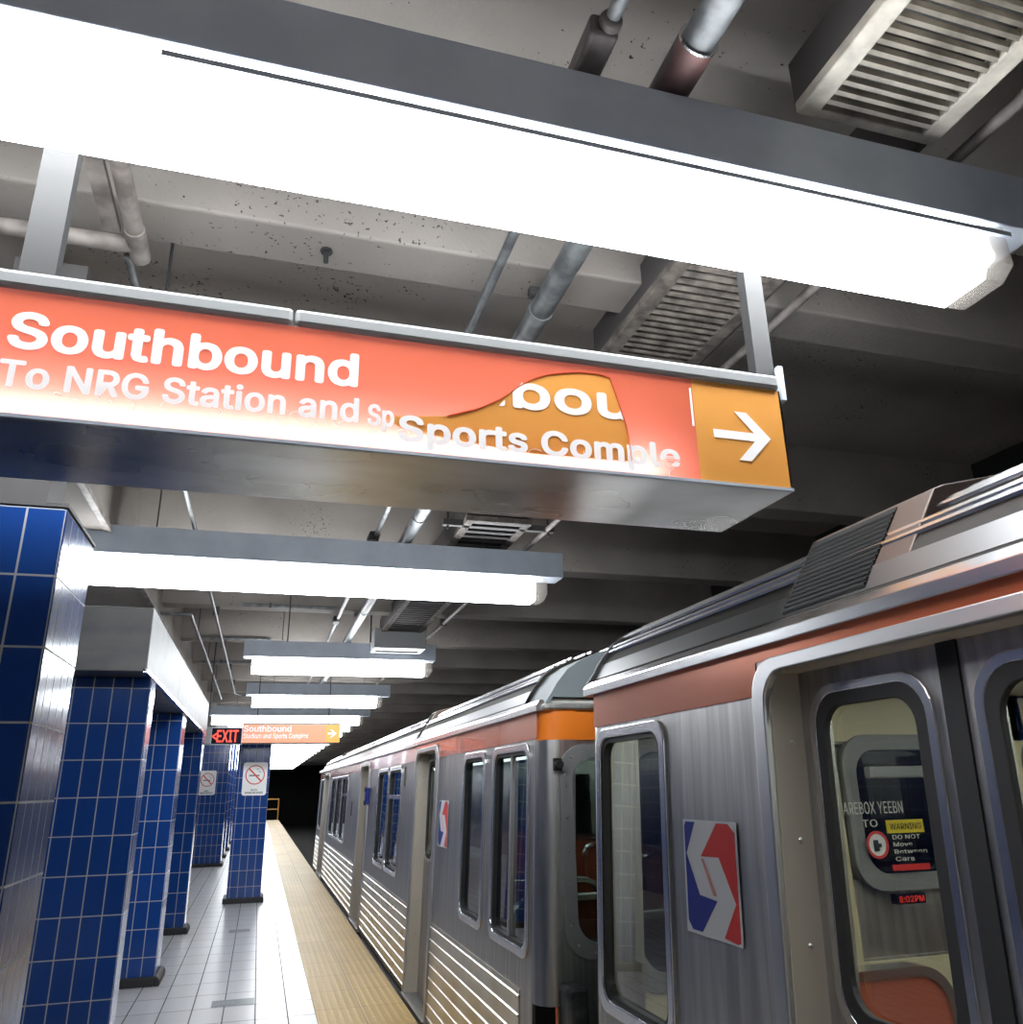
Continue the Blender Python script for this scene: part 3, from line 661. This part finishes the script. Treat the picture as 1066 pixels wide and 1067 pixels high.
    for ya, yb in ((Ya, ra), (rb, Yb))[:2 if endcap else 1]:
        p2 = [(x+.015, z-.012) for x, z in prof]
        p2[0] = (1.38, 1.985)
        MB().prism(p2+[(4.35, 2.035), (1.42, 2.035)], lambda a, b: (a, ya+.01, b), lambda a, b: (a, yb, b)).build('roof_end_cap', 'fiberglass', t, smooth=True)
    # side window frames and panes
    for w_ in wins:
        a, b = w_[0], w_[1]
        fr = MB().ring(rrect(a-.028, b+.028, .803, 1.817, .075), rrect(a+.012, b-.012, .845, 1.778, .07), sidemap(-.014), sidemap(.012)).build('window_frame', 'chrome', t, bevel=.005)
        MB().ring(rrect(a+.008, b-.008, .84, 1.782, .07), rrect(a+.03, b-.03, .862, 1.76, .06), sidemap(-.004), sidemap(.03)).build('window_gasket', 'black', fr)
        gl = 'darkglass' if len(w_) > 2 and 'k' in w_[2] else 'glass'
        MB().prism([(a, .835), (b, .835), (b, 1.79), (a, 1.79)], sidemap(.018), sidemap(.022)).build('pane', gl, fr)
        if len(w_) > 2 and 's' in w_[2]:
            q = MB(); Side(q).box((a+b)/2-.02, (a+b)/2+.02, .85, 1.775, 0, .02); q.build('mullion', 'steel', fr)
        if len(w_) > 2 and 't' in w_[2]:
            q = MB(); Side(q).box(a+.02, b-.02, 1.50, 1.54, -.004, .02); q.build('mullion', 'chrome', fr)
    # doors
    for a, b in doors:
        fr = MB().ring([(a-.06, 0), (b+.06, 0)]+rrect(a-.06, b+.06, 0, 1.928, .10)[:14], [(a, .0), (b, .0)]+rrect(a, b, 0, 1.89, .09)[:14], sidemap(-.018), sidemap(.01)).build('door_frame', 'steelframe', t, bevel=.006)
        j = MB(); s_ = Side(j); s_.box(a-.012, a+.004, 0, 1.89, .001, .13); s_.box(b-.004, b+.012, 0, 1.89, .001, .13); s_.box(a, b, 1.89, 1.902, .0, .13); j.build('jamb', 'jamb', fr)
        rv = MB()
        for z in (.2, .45, .7, .95, 1.2, 1.45, 1.7):
            rv.ball((sx(z)+.06, b-.0, z), .009, 5); rv.ball((sx(z)+.06, a+.0, z), .009, 5)
        rv.build('rivet', 'steel', fr)
        q = MB(); Side(q).box(a-.05, b+.05, -.02, .015, -.03, .12); q.build('sill', 'steel', fr)
        mid = (a+b)/2
        for y0_, y1_ in ((a, mid-.012), (mid+.012, b)):
            l0, l1 = y0_+.09, y1_-.09
            lf = MB().ring([(y0_, .015), (y1_, .015), (y1_, 1.89), (y0_, 1.89)]+[(y0_, 1.89)]*0, [(l0, 1.06), (l1, 1.06), (l1, 1.80), (l0, 1.80)], sidemap(.10), sidemap(.13)).build('door_leaf', 'steel', t)
            MB().ring(rrect(l0-.03, l1+.03, 1.03, 1.83, .09), rrect(l0+.015, l1-.015, 1.075, 1.785, .07), sidemap(.092), sidemap(.11)).build('window_gasket', 'black', lf, bevel=.003)
            MB().ring(rrect(l0-.045, l1+.045, 1.015, 1.845, .10), rrect(l0-.02, l1+.02, 1.04, 1.82, .085), sidemap(.090), sidemap(.11)).build('window_trim', 'chrome', lf, bevel=.003)
            MB().prism([(l0, 1.06), (l1, 1.06), (l1, 1.80), (l0, 1.80)], sidemap(.112), sidemap(.116)).build('pane', 'glass', lf)
        q = MB(); Side(q).box(mid-.028, mid+.028, .015, 1.89, .094, .128); q.build('door_seal', 'black', t)
    # fluted lower panels between doors
    segs = []; y = Ya+.30
    for a, b in doors: segs.append((y, a-.07)); y = b+.07
    segs.append((y, Yb-.30))
    for a, b in segs:
        for i in range(8):
            z = .055+i*.082
            MB().prism([(-.0, z-.009), (-.010, z-.004), (-.012, z+.002), (0, z+.009)], lambda q_, z_: (sx(z_)+q_, a, z_), lambda q_, z_: (sx(z_)+q_, b, z_)).build('fluting', 'ribsteel', t)
        q = MB(); Side(q).box(a, b, .03, .66, -.004, .001); q.build('fluted_backing', 'ribsteel', t)
        q = MB(); Side(q).box(a, b, -.16, -.02, .0, .03); q.build('skirt', 'black', t)
        q = MB(); Side(q).box(a, b, -.06, -.04, -.01, .0); Side(q).box(a, b, -.13, -.11, -.01, .0); q.build('skirt_rail', 'chrome', t)
    # end walls
    for ye, sgn in ((Ya, 1), (Yb, -1)):
        y0_, y1_ = sorted((ye+sgn*.014, ye+sgn*.05))
        e = MB()
        xs = [1.41, 1.48, 2.08, 2.52, 3.22, 3.66, 4.26, 4.38]
        e.box(xs[0], XR-.02, y0_, y1_, -.05, .87); e.box(xs[0], XR-.02, y0_, y1_, 1.76, 2.0)
        for i in (0, 2, 4, 6): e.box(xs[i], xs[i+1], y0_, y1_, .87, 1.76)
        e.build('end_wall', 'steel', t)
        MB().box(1.41, XR-.07, ye+sgn*.052, ye+sgn*.07, 0, .86).box(1.41, 1.49, ye+sgn*.052, ye+sgn*.07, .86, 1.98).box(2.07, 2.53, ye+sgn*.052, ye+sgn*.07, .86, 1.98).box(3.21, 3.67, ye+sgn*.052, ye+sgn*.07, .86, 1.98).box(1.41, XR-.07, ye+sgn*.052, ye+sgn*.07, 1.77, 1.98).build('inner_end_panel', 'beige', t)
        # rounded corner pillars
        arc = [(sx(1)+.0, 0.0)]
        pts = []
        for i in range(9):
            q_ = i/8*PI/2; pts.append((.10-.10*math.cos(q_), .112-.10*math.sin(q_)))
        poly = [(0, .13)]+pts[1:]+[(.18, .012), (.18, .13)]
        q = MB(); zb, ztp = .64, 1.82
        q.prism(poly, lambda a, b: (sx(zb)+a, ye+sgn*(b-.016), zb), lambda a, b: (sx(ztp)+a, ye+sgn*(b-.016), ztp)); q.build('corner_pillar', 'steel', t, smooth=True)
        z9 = 1.97
        q = MB(); q.prism(poly, lambda a, b: (sx(1.82)+a, ye+sgn*(b-.016), 1.82), lambda a, b: (sx(z9)+a, ye+sgn*(b-.016), z9)); q.build('corner_stripe', 'orange', t, smooth=True)
        MB().box(1.30, 1.40, *sorted((ye+sgn*.07, ye+sgn*.13)), 0, .64).build('dark_gap_filler', 'void', t)  # added black block standing in for the shade below the pillar
        y0s, y1s = sorted((ye+sgn*.004, ye+sgn*.0138)); MB().box(1.42, 4.25, y0s, y1s, 1.82, 1.965).build('end_stripe', 'orange', t)
        MB().box(1.36, 4.3, *sorted((ye-sgn*.02, ye+sgn*.05)), 1.967, 2.0).build('end_gutter', 'steel', t, bevel=.01)
        for x0_, x1_ in ((1.48, 2.08), (3.66, 4.26), (2.60, 3.14)):
            lowz = .87 if x0_ != 2.60 else 1.18
            YM = lambda q_: (lambda a, b: (a, ye+sgn*q_, b))
            fr = MB().ring(rrect(x0_-.05, x1_+.05, lowz-.05, 1.80, .14), rrect(x0_+.02, x1_-.02, lowz+.02, 1.73, .11), YM(-.02), YM(.01)).build('end_window_frame', 'lightgrey', t, bevel=.004)
            r_ = MB()
            for (px, pz) in rrect(x0_-.02, x1_+.02, lowz-.02, 1.77, .12, 2): r_.ball((px, ye-sgn*.021, pz), .007, 5)
            for pz in (1.0, 1.15, 1.3, 1.45, 1.6): r_.ball((x0_-.018, ye-sgn*.021, pz), .007, 5)
            r_.build('rivet', 'steel', fr)
            MB().ring(rrect(x0_-.05, x1_+.05, lowz-.05, 1.80, .14), rrect(x0_+.02, x1_-.02, lowz+.02, 1.73, .11), YM(.05), YM(.085)).build('inner_window_frame', 'lightgrey', fr, bevel=.004)
            MB().prism(rrect(x0_, x1_, lowz, 1.75, .11), YM(.02), YM(.024)).build('pane', 'darkglass', fr)
        MB().box(2.52, 3.22, *sorted((ye+sgn*.0, ye+sgn*.04)), .87, 1.18).build('end_door_panel', 'steel', t)
    # seats along the near side and beyond
    y = Ya+.35
    for a, b in doors+[(Yb-.35, Yb)]:
        yq = y
        while yq+.5 < a-.1:
            for xx in (1.42, 3.45):
                st = MB(); st.box(xx, xx+.9, yq+.05, yq+.5, .38, .46); st.prism(rrect(xx+.02, xx+.88, .4, .98, .12), lambda a_, b_: (a_, yq+.47, b_), lambda a_, b_: (a_, yq+.53, b_)); st.box(xx+.1, xx+.8, yq+.15, yq+.4, 0, .38)
                so = st.build('seat', 'seat', t, bevel=.01)
                MB().ring(rrect(xx, xx+.9, .4, 1.0, .13), rrect(xx+.03, xx+.87, .43, .97, .11), lambda a_, b_: (a_, yq+.46, b_), lambda a_, b_: (a_, yq+.54, b_)).build('grab_rail', 'chrome', so)
            yq += .85
        y = b+.1
    return t
# far car (stopped ahead)
c2 = build_car('silver subway car further away along the platform, whole side visible', 4.0, 20.1, 4.0,
    [(6.60, 7.48), (10.90, 11.80), (17.35, 18.45)],
    [(4.19, 4.86, 'sk'), (5.09, 5.63, 'k'), (8.30, 9.08, 'kt'), (9.18, 9.97, 'k'), (13.55, 14.45, 'kt'), (14.6, 15.5, 'k'), (15.65, 16.55, 'k'), (18.8, 19.4, 'k')])
logo(c2, 6.42, 6.10, 1.19, 1.51)
# car two details
q = MB(); Side(q).box(10.0+.78, 10.86, 1.42, 1.62, -.05, 0); q.build('door_light_box', 'blueink', c2, bevel=.01)
for z in (1.44, 1.60): MB().tube((sx(z)-.06, 10.82, z), (sx(z)-.04, 10.82, z), .03).build('indicator_lamp', 'black', c2)
q = MB(); Side(q).box(8.10, 8.16, 1.62, 1.80, -.004, 0); q.build('side_louvre', 'darkduct', c2)
q = MB(); Side(q).box(12.7, 12.85, 1.24, 1.44, -.004, 0); q.build('side_plate', 'darkduct', c2)
MB().tube((1.42, 3.985, 1.70), (1.42, 3.94, 1.70), .02).box(1.40, 1.44, 3.97, 3.99, 1.67, 1.73).build('marker_light', 'black', c2)
# near car
c1 = build_car('nearest silver subway car at the right edge with big double doors and a logo', -13.0, 3.36, 3.36,
    [(-9.6, -8.5), (-4.2, -3.1), (.90, 2.0)],
    [(2.66, 3.22), (-.9, -.2), (.0, .6), (-2.6, -1.9), (-1.7, -1.1), (-7.0, -6.2), (-6.0, -5.2)], endcap=False)
logo(c1, 2.53, 2.21, 1.165, 1.49)
def hood(par, y0, y1, brown=.12):
    h = MB(); h.prism([(1.385, 2.02), (1.372, 2.035), (1.525, 2.272), (1.56, 2.285), (1.75, 2.33), (1.75, 2.3), (1.6, 2.2)], lambda a, b: (a, y0-brown, b), lambda a, b: (a, y1+.02, b)); o_ = h.build('vent_hood', 'brown', par, bevel=.006)
    g_ = MB(); nl = 14
    for i in range(nl):
        f_ = i/nl; x = 1.38+.135*f_; z = 2.05+.205*f_
        g_.box(x-.006, x+.02, y0, y1, z, z+.006)
    g_.build('hood_louvre', 'black', o_)
    pl = MB().prism([(1.374, 2.045), (1.515, 2.262), (1.523, 2.258), (1.382, 2.041)], lambda a, b: (a, y0, b), lambda a, b: (a, y1, b)).build('hood_recess', 'void', o_)
hood(c1, 1.59, 1.93); hood(c1, -3.2, -2.7); hood(c2, 7.6, 7.75, .06); hood(c2, 16.2, 16.4, .05)
# writing seen through the door on the inner end door
fi = XZ(3.26)
t_ = MB().box(2.72, 2.92, 3.25, 3.256, 1.37, 1.425).build('warning_decal', 'yellow', c1)
text_mesh('lettering', 'WARNING', 'blacktext', c1, XZ(3.249), 2.735, 2.905, 1.385, .025, .001, .02)
for i, s in enumerate(('DO NOT', 'Move', 'Between', 'Cars')):
    text_mesh('lettering', s, 'whitetext', c1, XZ(3.249), 2.74, 2.74+.025*len(s), 1.345-i*.03, .017, .001, .02)
MB().box(2.72, 2.92, 3.25, 3.256, 1.215, 1.24).build('red_decal', 'redink', c1)
MB().tube((2.655, 3.25, 1.325), (2.655, 3.254, 1.325), .055, 24).build('round_decal', 'whiteink', c1)
MB().ring([(2.655+.058*math.cos(i*PI/12), 1.325+.058*math.sin(i*PI/12)) for i in range(24)], [(2.655+.046*math.cos(i*PI/12), 1.325+.046*math.sin(i*PI/12)) for i in range(24)], lambda a, b: (a, 3.247, b), lambda a, b: (a, 3.25, b)).build('decal_ring', 'signred', c1)
MB().box(2.635, 2.66, 3.247, 3.25, 1.30, 1.345).box(2.66, 2.675, 3.247, 3.25, 1.315, 1.33).build('decal_figure', 'blacktext', c1)
text_mesh('lettering', 'AREBOX YEEBN', 'whiteink', c1, XZ(3.249), 2.50, 2.82, 1.455, .05, .001, .0)
text_mesh('lettering', 'TO', 'whiteink', c1, XZ(3.249), 2.59, 2.67, 1.40, .03, .001, .0)
MB().box(2.55, 3.3, 3.10, 3.14, 1.605, 1.655).build('handrail', 'lightgrey', c1, bevel=.008)
MB().box(2.69, 2.84, 3.22, 3.26, 1.085, 1.125).build('led_display', 'darkpanel', c1)
text_mesh('lettering', '8:02PM', 'led', c1, XZ(3.218), 2.70, 2.83, 1.093, .024, .001, .02)
for x in (1.95, 3.3):
    MB().tube((x, 1.2, 0), (x, 1.2, 2.0), .018).build('grab_pole', 'chrome', c1, smooth=True)
    MB().tube((x, -2, 0), (x, -2, 2.0), .018).build('grab_pole', 'chrome', c1, smooth=True)
# between the cars
cp = thing('coupler_gear', 'dark coupling and hose between the two subway cars', 'coupler', (2.6, 3.4, -.45))
MB().box(-.15, .15, 0, .44, -.1, .1).build('coupler_bar', 'void', cp)
MB().path([(-1.13, .42, 1.0), (-1.06, .40, .8), (-1.03, .35, .65), (-1.08, .12, .6)], .022, 10).build('hose', 'pipepaint', cp, smooth=True)
MB().box(1.39, 1.50, 3.88, 3.99, .50, .74).box(1.40, 1.44, 3.90, 3.98, .3, .52).build('corner_bracket', 'galv', c2, bevel=.02)
